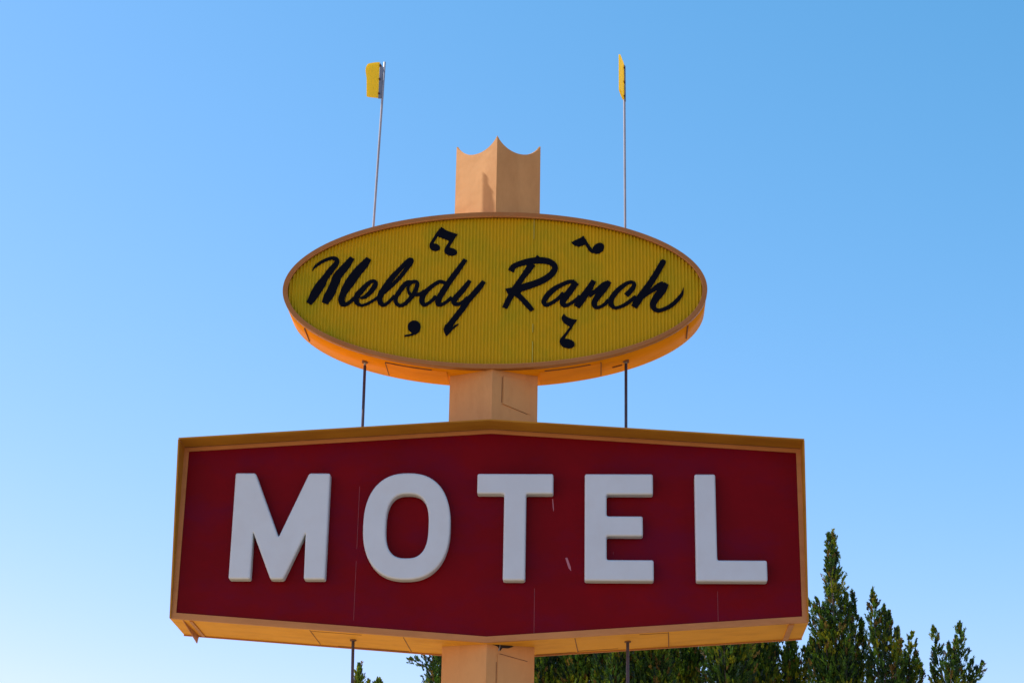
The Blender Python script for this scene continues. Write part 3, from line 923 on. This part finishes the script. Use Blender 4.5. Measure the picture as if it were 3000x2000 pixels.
tree(1, 6.10, YT, [(6.166, 13.62, .27, 6.12, 9.6), (6.166, 13.05, .20, 6.15, 11.2), (6.064, 13.50, .09, 6.10, 12.0), (5.60, 12.12, .15, 6.0, 11.2), (5.54, 11.75, .13, 6.0, 10.9), (5.62, 11.2, .16, 6.0, 10.2),
     (5.80, 12.15, .15, 6.05, 11.1), (6.40, 12.20, .15, 6.2, 10.8), (6.46, 11.85, .16, 6.2, 10.4), (5.85, 11.6, .2, 6.0, 9.9), (6.02, 11.9, .20, 6.05, 9.8)],
     'tallest cypress, its slender spire rising right beside the red sign', 9, .55, 11.8)
tree(2, 6.68, YT+.5, [(6.59, 12.36, .17, 6.63, 9.8), (6.76, 11.75, .13, 6.7, 9.8), (6.66, 11.2, .2, 6.66, 9.4)], 'narrow cypress with one thin tip, second to the right of the red sign', 5, .35, 11.3, fillr=(.13, .24))
tree(3, 7.08, YT-.2, [(6.92, 12.20, .17, 6.98, 10.2), (7.158, 11.88, .15, 7.1, 9.8), (7.302, 11.83, .17, 7.2, 9.8), (7.0, 11.6, .2, 7.0, 9.6), (7.40, 11.35, .12, 7.3, 9.9)], 'cypress with three yellowish tips between the thin tip and the forked one', 5, .42, 11.1, fillr=(.13, .24))
tree(4, 7.70, YT+.3, [(7.56, 11.60, .14, 7.60, 9.9), (7.826, 11.44, .11, 7.70, 10.4), (7.915, 11.06, .11, 7.75, 9.9), (7.93, 10.70, .12, 7.8, 9.6), (7.68, 11.0, .22, 7.68, 9.3)], 'darker cypress with forked tips, rightmost of the dense clump', 5, .34, 10.9, fillr=(.12, .22))
tree(5, 8.55, YT, [(8.275, 11.52, .13, 8.46, 9.9), (8.838, 11.62, .20, 8.66, 9.8), (9.215, 10.75, .11, 8.85, 9.9), (8.99, 10.75, .12, 8.75, 9.8), (8.52, 11.05, .22, 8.52, 9.4), (8.17, 10.62, .14, 8.4, 9.5), (8.70, 11.2, .09, 8.62, 10)],
     'cypress standing alone with a wide V of tips, farthest right', 4, .38, 10.7, fillr=(.12, .2))
tree(6, 5.28, YT+.8, [(5.25, 11.9, .13, 5.27, 10.4), (4.95, 11.5, .12, 5.2, 10.3), (5.52, 11.2, .10, 5.35, 10.1), (5.1, 10.9, .10, 5.2, 9.6), (5.45, 10.45, .14, 5.3, 9.5)], 'thin see-through cypress with its trunk showing under the right corner of the red sign', 4, .4, 11.6, dens=1.0, rbase=.16, fillr=(.12, .2))
mass = [(4.55, 'darkest dense cypress under the right end of the red sign'), (3.75, 'dense cypress under the letter L of the red sign'), (2.95, 'dense cypress between the letters E and L, below the sign'),
        (2.15, 'dense cypress below the letter E of the red sign'), (1.35, 'dense cypress right behind the lower right rod'), (.60, 'dense cypress between the post and the right rod'), (-.15, 'dense cypress close to the right edge of the post')]
for i, (x, lb) in enumerate(mass):
    rr = random.Random(i)
    tree(20+i, x, YT+rr.uniform(-.8, .8), [(x-.2, 11.9, .24, x-.1, 9.3), (x+.22, 11.7, .24, x+.1, 9.2), (x, 12.2, .28, x, 9.3)], lb, 12, .52, 12.0+rr.uniform(-.2, .3), dens=.9, fillr=(.18, .32))
tree(40, -2.30, YT, [(-2.75, 11.4, .16, -2.55, 9.9), (-3.02, 10.76, .05, -2.72, 10.5), (-2.5, 11.5, .22, -2.4, 9.8), (-2.2, 11.6, .2, -2.3, 9.6)], 'sparse dark cypress showing at the left edge of the post', 5, .42, 11.6, dens=.8)
tree(41, -4.22, YT, [(-4.216, 10.66, .15, -4.22, 8.6), (-4.0, 10.26, .08, -4.15, 9.4), (-4.13, 10.45, .06, -4.2, 9.4)], 'small pointed cypress tip beside the lower left rod', 3, .2, 9.9, dens=1.2, trunk_top=9.4, lowfill=5, fillr=(.1, .16))
tree(42, -3.79, YT+.4, [(-3.786, 10.38, .16, -3.79, 8.6), (-3.83, 10.32, .10, -3.8, 9.2)], 'lower small cypress tip right of the pointed one', 3, .2, 9.8, dens=1.2, trunk_top=9.2, lowfill=5, fillr=(.1, .16))
tree(43, 8.02, YT+.6, [(8.02, 10.36, .12, 8.02, 8.6)], 'tiny cypress tip low in the gap left of the lone right cypress', 2, .2, 9.8, dens=1.2, trunk_top=9.2, lowfill=4, fillr=(.1, .16))
